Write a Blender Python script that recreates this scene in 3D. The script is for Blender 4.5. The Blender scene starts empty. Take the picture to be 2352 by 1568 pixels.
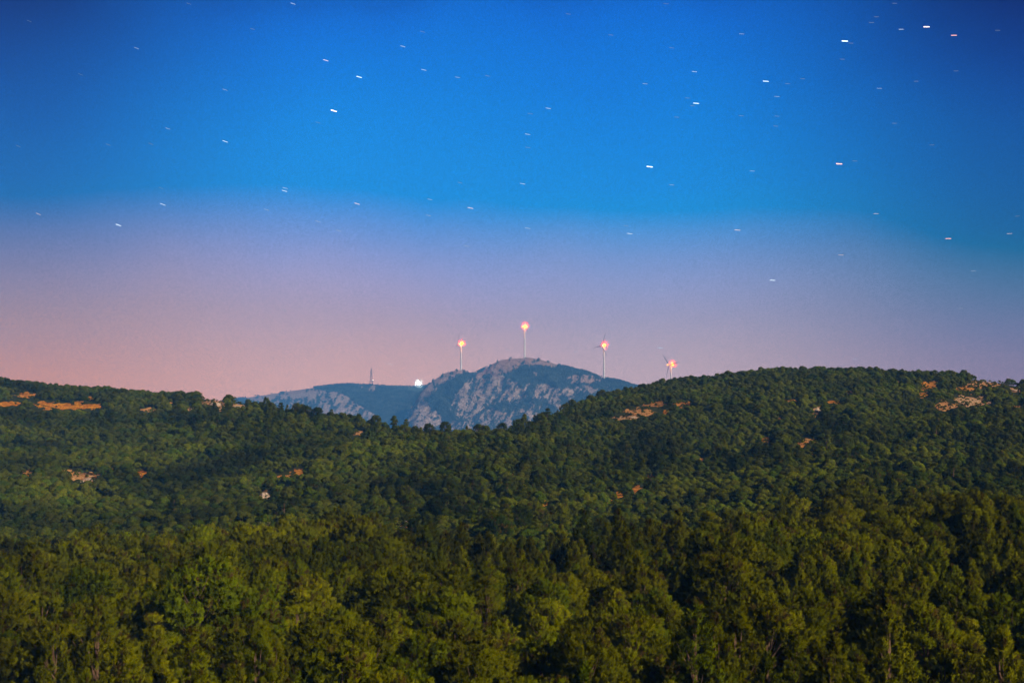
import bpy, math, random
import numpy as np
from mathutils import Vector, Matrix

random.seed(7)
RNG = np.random.default_rng(11)
scene = bpy.context.scene
COL = scene.collection

# ------------------------------------------------------------------ camera
F = 3266.7                    # focal length in units of a 2352 px wide picture
PITCH = math.atan(166 / F)
cam_d = bpy.data.cameras.new('camera')
cam_d.lens = 50.0
cam_d.sensor_width = 36.0
cam_d.clip_start = 0.5
cam_d.clip_end = 60000
cam = bpy.data.objects.new('camera', cam_d)
cam.location = (0, 0, 0)
cam.rotation_euler = (math.pi / 2 + PITCH, 0, 0)
COL.objects.link(cam)
scene.camera = cam
scene.view_settings.view_transform = 'Standard'
scene.view_settings.look = 'None'
scene.view_settings.gamma = 1.0
scene.view_settings.exposure = 0.0
scene.view_settings.use_curve_mapping = False
scene.cycles.volume_bounces = 0
scene.cycles.max_bounces = 5
scene.cycles.diffuse_bounces = 2
scene.cycles.transmission_bounces = 3
scene.cycles.transparent_max_bounces = 8

# ------------------------------------------------------------------ light
TO_SUN = Vector((0.62, -0.60, 0.52)).normalized()
sun_d = bpy.data.lights.new('moonlight', 'SUN')
sun_d.energy = 5.0
sun_d.angle = math.radians(0.5)
sun_d.color = (1.0, 0.88, 0.68)
sun = bpy.data.objects.new('moonlight', sun_d)
sun.rotation_euler = TO_SUN.to_track_quat('Z', 'Y').to_euler()
COL.objects.link(sun)


def s2l(c):
    out = []
    for v in c:
        v = v / 255.0
        out.append(v / 12.92 if v <= 0.04045 else ((v + 0.055) / 1.055) ** 2.4)
    return tuple(out) + (1.0,)


def elev_of(Y):               # tan(elevation) of a picture row, straight ahead
    return math.tan(PITCH + math.atan((784 - Y) / F))


world = bpy.data.worlds.new('World')
scene.world = world
world.use_nodes = True
nt = world.node_tree
nt.nodes.clear()
N, L = nt.nodes.new, nt.links.new


def mth(op, a=None, b=None, tree=nt, clamp=False):
    n = tree.nodes.new('ShaderNodeMath')
    n.operation = op
    n.use_clamp = clamp
    for i, v in enumerate((a, b)):
        if v is None:
            continue
        if isinstance(v, (int, float)):
            n.inputs[i].default_value = v
        else:
            tree.links.new(v, n.inputs[i])
    return n.outputs[0]


tc = N('ShaderNodeTexCoord')
sep = N('ShaderNodeSeparateXYZ')
L(tc.outputs['Generated'], sep.inputs[0])
hl = mth('SQRT', mth('ADD', mth('MULTIPLY', sep.outputs[0], sep.outputs[0]), mth('MULTIPLY', sep.outputs[1], sep.outputs[1])))
el = mth('DIVIDE', sep.outputs[2], mth('MAXIMUM', hl, 0.001))
az = mth('DIVIDE', sep.outputs[0], mth('MAXIMUM', sep.outputs[1], 0.15))     # tan(azimuth) from straight ahead
# ramp factor = (el + .05) / .7
un = N('ShaderNodeTexNoise'); un.inputs['Scale'].default_value = 5.0; un.inputs['Detail'].default_value = 3
L(tc.outputs['Generated'], un.inputs['Vector'])
elw = mth('ADD', el, mth('MULTIPLY', mth('SUBTRACT', un.outputs['Fac'], 0.5), mth('MULTIPLY', mth('MAXIMUM', el, 0.0), 0.28)))
rf = mth('DIVIDE', mth('ADD', elw, 0.05), 0.7, clamp=True)


HAZE, HTOP = 0.00011, 500.0       # density and top of the air over the hills
LINF = (0.10, 0.19, 0.39)           # light the air itself gives at great depth


def ramp(stops):
    r = N('ShaderNodeValToRGB')
    r.color_ramp.interpolation = 'B_SPLINE'
    els = r.color_ramp.elements
    pts = sorted([((elev_of(Y) + 0.05) / 0.7, s2l(c)) for Y, c in stops])
    pts = [(min(max(p, 0), 1), c) for p, c in pts]
    els[0].position, els[0].color = pts[0]
    els[1].position, els[1].color = pts[-1]
    for p, c in pts[1:-1]:
        e = els.new(p)
        e.color = c
    L(rf, r.inputs[0])
    return r.outputs[0]


SKY_L = [(960, (206, 140, 126)), (860, (191, 138, 135)), (800, (175, 134, 140)), (740, (160, 132, 146)), (680, (146, 130, 156)),
         (610, (122, 124, 164)), (540, (92, 116, 170)), (480, (55, 110, 174)), (420, (0, 106, 176)),
         (300, (0, 96, 172)), (150, (0, 76, 152)), (0, (0, 50, 112)), (-500, (0, 24, 60)), (-1400, (0, 6, 18))]
SKY_ML = [(960, (206, 162, 164)), (860, (200, 160, 165)), (790, (188, 156, 168)), (720, (170, 152, 176)), (650, (160, 154, 194)),
          (580, (134, 150, 204)), (520, (104, 146, 212)), (460, (60, 142, 218)), (400, (0, 142, 222)),
          (250, (0, 134, 222)), (100, (0, 118, 216)), (0, (0, 108, 208)), (-500, (0, 40, 100)), (-1400, (0, 6, 18))]
SKY_MR = [(960, (190, 166, 180)), (860, (184, 163, 180)), (790, (172, 159, 182)), (720, (156, 154, 188)), (650, (144, 154, 200)),
          (580, (120, 150, 206)), (520, (88, 148, 214)), (470, (45, 144, 216)), (420, (0, 142, 220)),
          (250, (0, 130, 220)), (100, (0, 116, 214)), (0, (0, 106, 208)), (-500, (0, 40, 100)), (-1400, (0, 6, 18))]
SKY_R = [(960, (148, 136, 168)), (850, (140, 134, 168)), (790, (126, 130, 170)), (720, (106, 126, 168)), (650, (84, 122, 166)),
         (590, (54, 114, 164)), (540, (14, 108, 166)), (460, (0, 102, 168)), (380, (0, 98, 168)),
         (250, (0, 84, 162)), (100, (0, 64, 134)), (0, (0, 52, 112)), (-500, (0, 24, 60)), (-1400, (0, 6, 18))]
cur = ramp(SKY_L)
for a0, a1, stops in ((-0.37, -0.12, SKY_ML), (-0.12, 0.10, SKY_MR), (0.10, 0.37, SKY_R)):
    mr = N('ShaderNodeMapRange')
    mr.interpolation_type = 'SMOOTHSTEP'
    mr.inputs[1].default_value = a0
    mr.inputs[2].default_value = a1
    L(az, mr.inputs[0])
    mx = N('ShaderNodeMixRGB')
    L(mr.outputs[0], mx.inputs[0])
    L(cur, mx.inputs[1])
    L(ramp(stops), mx.inputs[2])
    cur = mx.outputs[0]
# the sky above the air: what is seen from the hill, less what the air adds, over what it lets through
path = mth('MINIMUM', 8600.0, mth('DIVIDE', HTOP, mth('MAXIMUM', el, 0.001)))
tr_ = mth('EXPONENT', mth('MULTIPLY', path, -HAZE))
one = mth('SUBTRACT', 1.0, tr_)
airc = N('ShaderNodeVectorMath'); airc.operation = 'SCALE'; airc.inputs[0].default_value = LINF
L(one, airc.inputs['Scale'])
sb = N('ShaderNodeVectorMath'); sb.operation = 'SUBTRACT'
L(cur, sb.inputs[0]); L(airc.outputs[0], sb.inputs[1])
dv = N('ShaderNodeVectorMath'); dv.operation = 'SCALE'
L(sb.outputs[0], dv.inputs[0]); L(mth('DIVIDE', 1.0, tr_), dv.inputs['Scale'])
mxz = N('ShaderNodeVectorMath'); mxz.operation = 'MAXIMUM'; mxz.inputs[1].default_value = (0, 0, 0)
L(dv.outputs[0], mxz.inputs[0])
# fine sensor-like grain multiplied into the sky's brightness
gz = N('ShaderNodeTexNoise'); gz.inputs['Scale'].default_value = 700; gz.inputs['Detail'].default_value = 2
L(tc.outputs['Generated'], gz.inputs['Vector'])
gm = N('ShaderNodeVectorMath'); gm.operation = 'SCALE'
L(mxz.outputs[0], gm.inputs[0])
L(mth('ADD', mth('MULTIPLY', gz.outputs['Fac'], 0.50), 0.75), gm.inputs['Scale'])
bg = N('ShaderNodeBackground')
L(gm.outputs[0], bg.inputs[0])
bg.inputs[1].default_value = 1.0
sky = N('ShaderNodeTexSky')
sky.sky_type = 'NISHITA'
sky.sun_disc = False
sky.sun_elevation = math.asin(TO_SUN.z)
sky.sun_rotation = math.atan2(TO_SUN.x, TO_SUN.y)
bg2 = N('ShaderNodeBackground')
L(sky.outputs[0], bg2.inputs[0])
bg2.inputs[1].default_value = 0.0001
add = N('ShaderNodeAddShader')
L(bg.outputs[0], add.inputs[0])
L(bg2.outputs[0], add.inputs[1])
wo = N('ShaderNodeOutputWorld')
L(add.outputs[0], wo.inputs[0])


# ------------------------------------------------------------------ helpers
def at(X, Y, d):
    """world point at depth y=d seen at position X,Y of a 2352x1568 picture of the place"""
    a, b = (X - 1176) / F, (784 - Y) / F
    y = math.cos(PITCH) - b * math.sin(PITCH)
    z = math.sin(PITCH) + b * math.cos(PITCH)
    return Vector((a / y * d, d, z / y * d))


def uw(X, Y):
    p = at(X, Y, 1.0)
    return p.x, p.z


def proj(x, y, z):
    """inverse of at(), arrays allowed"""
    c, s = math.cos(PITCH), math.sin(PITCH)
    f = y * c + z * s
    up = -y * s + z * c
    return 1176 + F * x / f, 784 - F * up / f


def tag(o, label=None, cat=None, group=None, kind=None):
    if label: o['label'] = label
    if cat: o['category'] = cat
    if group: o['group'] = group
    if kind: o['kind'] = kind
    return o


def mesh_from(name, verts, faces, mats=(), smooth=False, cols=None, vec=None):
    """verts (n,3) array; faces: (m,k) int array or list"""
    me = bpy.data.meshes.new(name)
    verts = np.asarray(verts, dtype=np.float32)
    if isinstance(faces, np.ndarray):
        m, k = faces.shape
        me.vertices.add(len(verts))
        me.vertices.foreach_set('co', verts.ravel())
        me.loops.add(m * k)
        me.loops.foreach_set('vertex_index', faces.astype(np.int32).ravel())
        me.polygons.add(m)
        me.polygons.foreach_set('loop_start', np.arange(0, m * k, k, dtype=np.int32))
        me.update(calc_edges=True)
    else:
        me.from_pydata([tuple(v) for v in verts], [], faces)
        me.update()
    if cols is not None:
        for nm, arr in cols.items():
            at_ = me.attributes.new(nm, 'FLOAT', 'POINT')
            at_.data.foreach_set('value', np.asarray(arr, dtype=np.float32))
    if vec is not None:
        at_ = me.attributes.new('puff', 'FLOAT_VECTOR', 'POINT')
        at_.data.foreach_set('vector', np.asarray(vec, dtype=np.float32).ravel())
    for mt in mats:
        me.materials.append(mt)
    if smooth:
        me.polygons.foreach_set('use_smooth', np.ones(len(me.polygons), dtype=bool))
    return me


def obj(name, me, parent=None, loc=None):
    o = bpy.data.objects.new(name, me)
    COL.objects.link(o)
    if parent: o.parent = parent
    if loc is not None: o.location = loc
    return o


def _hash(ix, iy, seed):
    h = (ix.astype(np.int64) * 374761393 + iy.astype(np.int64) * 668265263 + seed * 1442695041) & 0xffffffff
    h = ((h ^ (h >> 13)) * 1274126177) & 0xffffffff
    h = h ^ (h >> 16)
    return (h & 0xffff) / 65535.0


def vnoise(x, y, seed=0):
    ix, iy = np.floor(x), np.floor(y)
    fx, fy = x - ix, y - iy
    fx = fx * fx * (3 - 2 * fx)
    fy = fy * fy * (3 - 2 * fy)
    a, b = _hash(ix, iy, seed), _hash(ix + 1, iy, seed)
    c, d = _hash(ix, iy + 1, seed), _hash(ix + 1, iy + 1, seed)
    return (a * (1 - fx) + b * fx) * (1 - fy) + (c * (1 - fx) + d * fx) * fy


def fbm(x, y, octv=4, seed=0, gain=0.5):
    x, y = np.asarray(x, float), np.asarray(y, float)
    s, amp, tot = 0, 1.0, 0
    for o in range(octv):
        s = s + amp * vnoise(x * 2 ** o + 17.3 * o, y * 2 ** o - 9.1 * o, seed + o)
        tot += amp
        amp *= gain
    return s / tot


def smooth01(t):
    t = np.clip(t, 0, 1)
    return t * t * (3 - 2 * t)


# ------------------------------------------------------------------ materials
def new_mat(name):
    m = bpy.data.materials.new(name)
    m.use_nodes = True
    t = m.node_tree
    t.nodes.clear()
    out = t.nodes.new('ShaderNodeOutputMaterial')
    return m, t, out


def foliage_mat(name, ca, cb, cc, transl=0.05):
    """three foliage colours: the tree's own tint is picked per tree, leaf clumps differ a little inside it"""
    m, t, out = new_mat(name)
    n, l = t.nodes.new, t.links.new
    oi = n('ShaderNodeObjectInfo')
    r = n('ShaderNodeValToRGB')
    e = r.color_ramp.elements
    e[0].color, e[0].position = ca + (1,), 0.0
    e[1].color, e[1].position = cc + (1,), 1.0
    e.new(0.5).color = cb + (1,)
    l(oi.outputs['Random'], r.inputs[0])
    va = n('ShaderNodeAttribute')
    va.attribute_name = 'tint'
    hs = n('ShaderNodeHueSaturation')
    l(r.outputs[0], hs.inputs['Color'])
    v = mth('ADD', mth('MULTIPLY', va.outputs['Fac'], 0.9, t), 0.55, t)
    r2 = mth('ADD', mth('MULTIPLY', mth('FRACT', mth('MULTIPLY', oi.outputs['Random'], 37.7, t), None, t), 0.5, t), 0.75, t)
    nz = n('ShaderNodeTexNoise'); nz.inputs['Scale'].default_value = 0.022; nz.inputs['Detail'].default_value = 3
    l(oi.outputs['Location'], nz.inputs['Vector'])
    st = mth('MAXIMUM', mth('ADD', mth('MULTIPLY', nz.outputs['Fac'], 3.0, t), -0.5, t), 0.35, t)
    l(mth('MULTIPLY', mth('MULTIPLY', v, r2, t), st, t), hs.inputs['Value'])
    l(mth('ADD', mth('MULTIPLY', va.outputs['Fac'], -0.04, t), 0.52, t), hs.inputs['Hue'])
    dead = n('ShaderNodeMixRGB')          # a few puffs carry dry brown needles
    l(mth('MULTIPLY', mth('SUBTRACT', 0.2, va.outputs['Fac'], t), 8, t, True), dead.inputs[0])
    l(r.outputs[0], dead.inputs[1]); dead.inputs[2].default_value = (0.16, 0.085, 0.02, 1)
    l(dead.outputs[0], hs.inputs['Color'])
    d = n('ShaderNodeBsdfDiffuse')
    tr = n('ShaderNodeBsdfTranslucent')
    # leaves of one puff lie roughly along its rounded surface
    pa = n('ShaderNodeAttribute'); pa.attribute_name = 'puff'
    vt = n('ShaderNodeVectorTransform'); vt.vector_type = 'NORMAL'; vt.convert_from = 'OBJECT'; vt.convert_to = 'WORLD'
    l(pa.outputs['Vector'], vt.inputs[0])
    ge = n('ShaderNodeNewGeometry')
    vm = n('ShaderNodeVectorMath'); vm.operation = 'SCALE'; vm.inputs['Scale'].default_value = 0.22
    l(ge.outputs['Normal'], vm.inputs[0])
    va_ = n('ShaderNodeVectorMath'); va_.operation = 'ADD'
    l(vt.outputs[0], va_.inputs[0]); l(vm.outputs[0], va_.inputs[1])
    vn = n('ShaderNodeVectorMath'); vn.operation = 'NORMALIZE'
    l(va_.outputs[0], vn.inputs[0])
    l(vn.outputs[0], d.inputs['Normal'])
    l(hs.outputs[0], d.inputs[0])
    l(hs.outputs[0], tr.inputs[0])
    mx = n('ShaderNodeMixShader')
    mx.inputs[0].default_value = transl
    l(d.outputs[0], mx.inputs[1])
    l(tr.outputs[0], mx.inputs[2])
    l(mx.outputs[0], out.inputs[0])
    return m


M_PINE = foliage_mat('pine_needles', (0.152, 0.164, 0.0002), (0.188, 0.182, 0.0002), (0.112, 0.148, 0.0004))
M_OAK = foliage_mat('oak_leaves', (0.044, 0.070, 0.001), (0.078, 0.090, 0.0005), (0.070, 0.074, 0.003))
M_MIDPINE = foliage_mat('hill_pine_needles', (0.090, 0.108, 0.001), (0.040, 0.062, 0.002), (0.136, 0.144, 0.001))
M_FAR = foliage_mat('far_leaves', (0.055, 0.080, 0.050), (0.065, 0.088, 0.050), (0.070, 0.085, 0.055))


def simple_mat(name, col, rough=0.8, noise=0.0, scale=2.0, metal=0.0):
    m, t, out = new_mat(name)
    b = t.nodes.new('ShaderNodeBsdfPrincipled')
    b.inputs['Base Color'].default_value = col + (1,)
    b.inputs['Roughness'].default_value = rough
    b.inputs['Metallic'].default_value = metal
    if noise:
        tcn = t.nodes.new('ShaderNodeTexCoord')
        nz = t.nodes.new('ShaderNodeTexNoise')
        nz.inputs['Scale'].default_value = scale
        nz.inputs['Detail'].default_value = 6
        t.links.new(tcn.outputs['Object'], nz.inputs['Vector'])
        r = t.nodes.new('ShaderNodeValToRGB')
        r.color_ramp.elements[0].color = tuple(c * (1 - noise) for c in col) + (1,)
        r.color_ramp.elements[1].color = tuple(min(1, c * (1 + noise)) for c in col) + (1,)
        r.color_ramp.elements[0].position = 0.3
        r.color_ramp.elements[1].position = 0.7
        t.links.new(nz.outputs['Fac'], r.inputs[0])
        t.links.new(r.outputs[0], b.inputs['Base Color'])
    t.links.new(b.outputs[0], out.inputs[0])
    return m


def emis_mat(name, col, strength):
    m, t, out = new_mat(name)
    e = t.nodes.new('ShaderNodeEmission')
    e.inputs[0].default_value = tuple(col) + (1,)
    e.inputs[1].default_value = strength
    t.links.new(e.outputs[0], out.inputs[0])
    return m


M_BARK = simple_mat('pine_bark', (0.16, 0.085, 0.045), 0.9, 0.4, 3.0)
M_TOWER = simple_mat('white_tower_paint', (0.88, 0.80, 0.76), 0.5, 0.04, 0.2)
M_STEEL = simple_mat('galvanised_steel', (0.07, 0.05, 0.055), 0.6, 0.2, 0.5)


def rock_mat(name, base, dark, scale):
    m, t, out = new_mat(name)
    n, l = t.nodes.new, t.links.new
    g = n('ShaderNodeNewGeometry')
    nz = n('ShaderNodeTexNoise')
    nz.inputs['Scale'].default_value = scale
    nz.inputs['Detail'].default_value = 10
    nz.inputs['Roughness'].default_value = 0.7
    l(g.outputs['Position'], nz.inputs['Vector'])
    r = n('ShaderNodeValToRGB')
    r.color_ramp.elements[0].color = dark + (1,)
    r.color_ramp.elements[1].color = base + (1,)
    r.color_ramp.elements[0].position = 0.38
    r.color_ramp.elements[1].position = 0.6
    l(nz.outputs['Fac'], r.inputs[0])
    b = n('ShaderNodeBsdfPrincipled')
    b.inputs['Roughness'].default_value = 0.95
    l(r.outputs[0], b.inputs['Base Color'])
    bp = n('ShaderNodeBump')
    bp.inputs['Strength'].default_value = 0.8
    bp.inputs['Distance'].default_value = 0.6 / scale
    l(nz.outputs['Fac'], bp.inputs['Height'])
    l(bp.outputs[0], b.inputs['Normal'])
    l(b.outputs[0], out.inputs[0])
    return m


M_ROCK = rock_mat('pale_limestone', (0.62, 0.48, 0.38), (0.34, 0.20, 0.12), 1.2)


def hill_mat():
    """undergrowth, red earth where 'bare' is 1, paler stones inside it"""
    m, t, out = new_mat('hillside_soil')
    n, l = t.nodes.new, t.links.new
    g = n('ShaderNodeNewGeometry')
    a = n('ShaderNodeAttribute'); a.attribute_name = 'bare'
    a2 = n('ShaderNodeAttribute'); a2.attribute_name = 'pale'
    nz = n('ShaderNodeTexNoise'); nz.inputs['Scale'].default_value = 0.16; nz.inputs['Detail'].default_value = 9
    nz.inputs['Roughness'].default_value = 0.78
    l(g.outputs['Position'], nz.inputs['Vector'])
    und = n('ShaderNodeValToRGB')
    und.color_ramp.elements[0].color = (0.018, 0.026, 0.010, 1)
    und.color_ramp.elements[1].color = (0.060, 0.062, 0.022, 1)
    und.color_ramp.elements[0].position, und.color_ramp.elements[1].position = 0.35, 0.65
    l(nz.outputs['Fac'], und.inputs[0])
    earth = n('ShaderNodeValToRGB')
    ee = earth.color_ramp.elements
    ee[0].color, ee[0].position = (0.16, 0.045, 0.012, 1), 0.38
    ee[1].color, ee[1].position = (0.88, 0.38, 0.02, 1), 0.60
    ee.new(0.48).color = (0.66, 0.22, 0.015, 1)
    l(nz.outputs['Fac'], earth.inputs[0])
    nz2 = n('ShaderNodeTexNoise'); nz2.inputs['Scale'].default_value = 0.9; nz2.inputs['Detail'].default_value = 6
    l(g.outputs['Position'], nz2.inputs['Vector'])
    ev = n('ShaderNodeMixRGB'); ev.blend_type = 'MULTIPLY'; ev.inputs[0].default_value = 1.0
    er = n('ShaderNodeValToRGB'); er.color_ramp.elements[0].color = (.42, .36, .34, 1); er.color_ramp.elements[0].position = .40; er.color_ramp.elements[1].position = .56
    l(nz2.outputs['Fac'], er.inputs[0]); l(earth.outputs[0], ev.inputs[1]); l(er.outputs[0], ev.inputs[2])
    pm = mth('MULTIPLY', mth('MULTIPLY', mth('SUBTRACT', nz2.outputs['Fac'], 0.42, t), 9, t, True), a2.outputs['Fac'], t)
    mxp = n('ShaderNodeMixRGB'); l(pm, mxp.inputs[0]); l(ev.outputs[0], mxp.inputs[1]); mxp.inputs[2].default_value = (0.60, 0.42, 0.27, 1)
    bm = mth('ADD', a.outputs['Fac'], mth('MULTIPLY', mth('SUBTRACT', nz.outputs['Fac'], 0.5, t), 2.6, t), t)
    bm = mth('MULTIPLY', mth('MULTIPLY', mth('SUBTRACT', bm, 0.5, t), 6, t, True), mth('MULTIPLY', a.outputs['Fac'], 4, t, True), t)
    mx = n('ShaderNodeMixRGB'); l(bm, mx.inputs[0]); l(und.outputs[0], mx.inputs[1]); l(mxp.outputs[0], mx.inputs[2])
    d = n('ShaderNodeBsdfDiffuse'); l(mx.outputs[0], d.inputs[0])
    bp = n('ShaderNodeBump'); bp.inputs['Strength'].default_value = 1.0; bp.inputs['Distance'].default_value = 1.0
    l(nz.outputs['Fac'], bp.inputs['Height']); l(bp.outputs[0], d.inputs['Normal'])
    l(d.outputs[0], out.inputs[0])
    return m


def mountain_mat():
    m, t, out = new_mat('mountain_rock_and_scrub')
    n, l = t.nodes.new, t.links.new
    g = n('ShaderNodeNewGeometry')
    a = n('ShaderNodeAttribute'); a.attribute_name = 'rock'
    a2 = n('ShaderNodeAttribute'); a2.attribute_name = 'brown'
    nz = n('ShaderNodeTexNoise'); nz.inputs['Scale'].default_value = 0.12; nz.inputs['Detail'].default_value = 8
    nz.inputs['Roughness'].default_value = 0.7
    l(g.outputs['Position'], nz.inputs['Vector'])
    rk = n('ShaderNodeValToRGB')
    rk.color_ramp.elements[0].color, rk.color_ramp.elements[0].position = (0.24, 0.16, 0.13, 1), 0.36
    rk.color_ramp.elements[1].color, rk.color_ramp.elements[1].position = (0.70, 0.49, 0.38, 1), 0.6
    l(nz.outputs['Fac'], rk.inputs[0])
    bn = n('ShaderNodeMixRGB'); l(mth('MULTIPLY', a2.outputs['Fac'], .6, t), bn.inputs[0]); l(rk.outputs[0], bn.inputs[1]); bn.inputs[2].default_value = (0.36, 0.18, 0.11, 1)
    mx = n('ShaderNodeMixRGB'); l(a.outputs['Fac'], mx.inputs[0]); mx.inputs[1].default_value = (0.07, 0.085, 0.055, 1); l(bn.outputs[0], mx.inputs[2])
    d = n('ShaderNodeBsdfDiffuse'); l(mx.outputs[0], d.inputs[0])
    bp = n('ShaderNodeBump'); bp.inputs['Strength'].default_value = 1.0; bp.inputs['Distance'].default_value = 12.0
    l(nz.outputs['Fac'], bp.inputs['Height']); l(bp.outputs[0], d.inputs['Normal'])
    l(d.outputs[0], out.inputs[0])
    return m


M_HILL = hill_mat()
M_MOUNT = mountain_mat()

# ------------------------------------------------------------------ terrain: near valley and the two wooded hills
CREST = [(-900, 850, 800), (-400, 850, 850), (0, 878, 900), (60, 886, 900), (150, 897, 900), (250, 902, 900), (330, 908, 890), (400, 913, 880), (460, 916, 860), (520, 922, 830),
         (580, 934, 800), (640, 952, 770), (700, 962, 760), (780, 972, 750), (850, 985, 730), (900, 996, 700), (960, 1003, 690),
         (1040, 1006, 680), (1100, 1007, 680), (1160, 1002, 690), (1220, 990, 720), (1260, 970, 780), (1300, 948, 850), (1350, 928, 900),
         (1400, 911, 940), (1450, 898, 960), (1500, 887, 980), (1550, 879, 990), (1600, 875, 1000), (1650, 871, 1000), (1700, 865, 1000),
         (1750, 859, 1000), (1850, 853, 1000), (1950, 853, 1000), (2050, 859, 1000), (2150, 863, 990), (2200, 869, 980), (2260, 876, 970),
         (2300, 881, 960), (2352, 890, 950), (2700, 925, 900), (3300, 950, 850)]
# row at which the ground is seen where the far hillside starts (d = D0)
FOOT = [(-900, 1330), (0, 1325), (400, 1300), (900, 1275), (1200, 1268), (1400, 1285), (1600, 1262), (1750, 1235), (1950, 1215), (2352, 1220), (3300, 1230)]
D0 = 330.0
_cu = np.array([uw(c[0], c[1])[0] for c in CREST]); _cw = np.array([uw(c[0], c[1])[1] for c in CREST]); _cd = np.array([c[2] for c in CREST], float)
_fu = np.array([uw(c[0], c[1])[0] for c in FOOT]); _fw = np.array([uw(c[0], c[1])[1] for c in FOOT])


def near_z(x, y):
    """the wooded shelf below the viewpoint"""
    u = x / np.maximum(y, 30)
    base = -31 + 4.5 * smooth01((u - 0.08) / 0.25) * smooth01((y - 120) / 160) - 2.0 * smooth01((-u - 0.1) / 0.25) * smooth01((y - 150) / 120)
    slope = -1.9 - 29.1 * smooth01((y + 4) / 78.0)
    z = np.where(y < 80, np.maximum(slope, -31), base)
    z = z + 2.2 * (fbm(x / 34 + 5, y / 34 + 3, 3, 5) - 0.5) * smooth01((y - 70) / 40)
    return z


def terrain(x, y):
    x = np.asarray(x, float); y = np.asarray(y, float)
    ys = np.maximum(y, 1.0)
    u = x / ys
    cw, cd = np.interp(u, _cu, _cw), np.interp(u, _cu, _cd)
    fw = np.interp(u, _fu, _fw)
    t = (ys - D0) / (cd - D0)
    tt = np.clip(t, 0, 1)
    s = tt * (1.30 - 0.30 * tt ** 2)            # eases off towards the crest
    w = fw + (cw - fw) * s
    amp = np.clip(1 - np.abs(2 * tt - 0.9) * 0.9, 0.0, 1)
    zmid = w * ys + amp * 16 * (fbm(x / 110 + 2, y / 110 + 9, 3, 21) - 0.5)
    over = np.maximum(ys - cd, 0)
    zmid = np.where(t > 1, cw * cd - 0.0008 * over ** 2 - 0.05 * over, zmid)
    zmid = np.maximum(zmid, -88)
    k = smooth01((ys - 255) / (D0 - 255))
    dip = -7 * np.exp(-((ys - 300) / 28.0) ** 2)
    return near_z(x, y) * (1 - k) + zmid * k + dip


# bare red-earth clearings: X, Y centre, half width, half height, how stony (2352-wide picture)
BARE = [(60, 906, 22, 7, .1), (14, 927, 36, 5.5, .0), (160, 932, 80, 7.5, .0), (100, 925, 15, 4, 0), (210, 915, 8, 8, .0), (490, 922, 24, 9, .6), (505, 935, 12, 9, .8),
        (545, 933, 16, 6, .7), (390, 925, 10, 3, .3), (435, 940, 12, 5, .9), (340, 941, 20, 4, .5),
        (67, 1083, 14, 9, .3), (190, 1096, 34, 12, .6), (150, 1083, 14, 6, .5), (252, 1078, 12, 6, .1), (326, 1088, 13, 9, .0), (120, 1136, 9, 8, .1), (686, 1081, 16, 7, .1),
        (650, 1094, 25, 4, .3), (610, 1137, 12, 12, 1.0), (930, 1200, 14, 9, .8), (254, 1252, 14, 7, .9),
        (1470, 946, 38, 10, .5), (1510, 928, 24, 7, .3), (1440, 958, 26, 7, .8), (1567, 927, 18, 7, .1), (1530, 946, 8, 9, .1),
        (2135, 885, 26, 9, .1), (2260, 880, 50, 10, .6), (2215, 892, 26, 6, .2), (2120, 905, 12, 14, .1), (2170, 932, 28, 14, .5), (2230, 922, 44, 13, 1.0), (2330, 895, 16, 7, .7), (2340, 938, 16, 8, .2),
        (1913, 925, 20, 5, .1), (1878, 945, 10, 12, .9), (1815, 920, 18, 4, .3), (1795, 963, 8, 4, .2), (1756, 1007, 14, 8, .1), (1862, 1012, 14, 6, .5), (1842, 1019, 9, 10, .2), (1868, 1038, 10, 6, .1),
        (1614, 1056, 12, 7, .2), (1250, 1165, 9, 16, .1), (1318, 1145, 12, 6, .2), (1400, 1152, 9, 6, .1), (1422, 1136, 9, 9, .1), (1462, 1124, 12, 9, .1), (1495, 1098, 12, 8, .1), (1175, 1090, 14, 4, .3),
        (1950, 900, 8, 5, .3), (2060, 880, 6, 12, .4), (985, 940, 10, 4, .6), (823, 993, 10, 5, .5)]


def bare_at(X, Y, grow=0.0):
    b = np.zeros_like(X); p = np.zeros_like(X)
    wob = fbm(X / 9, Y / 4.5, 3, 44) - 0.5
    for bx, by, hw, hh, pl in BARE:
        r = np.sqrt(((X - bx) / (hw + grow)) ** 2 + ((Y - by) / (hh + grow * 0.6)) ** 2) + wob * 1.7
        if bx > 1400: r = r * 1.12
        v = np.clip((1.25 - r) / 0.5, 0, 1)
        b = np.maximum(b, v)
        p = np.maximum(p, v * pl)
    return b, p


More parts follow.
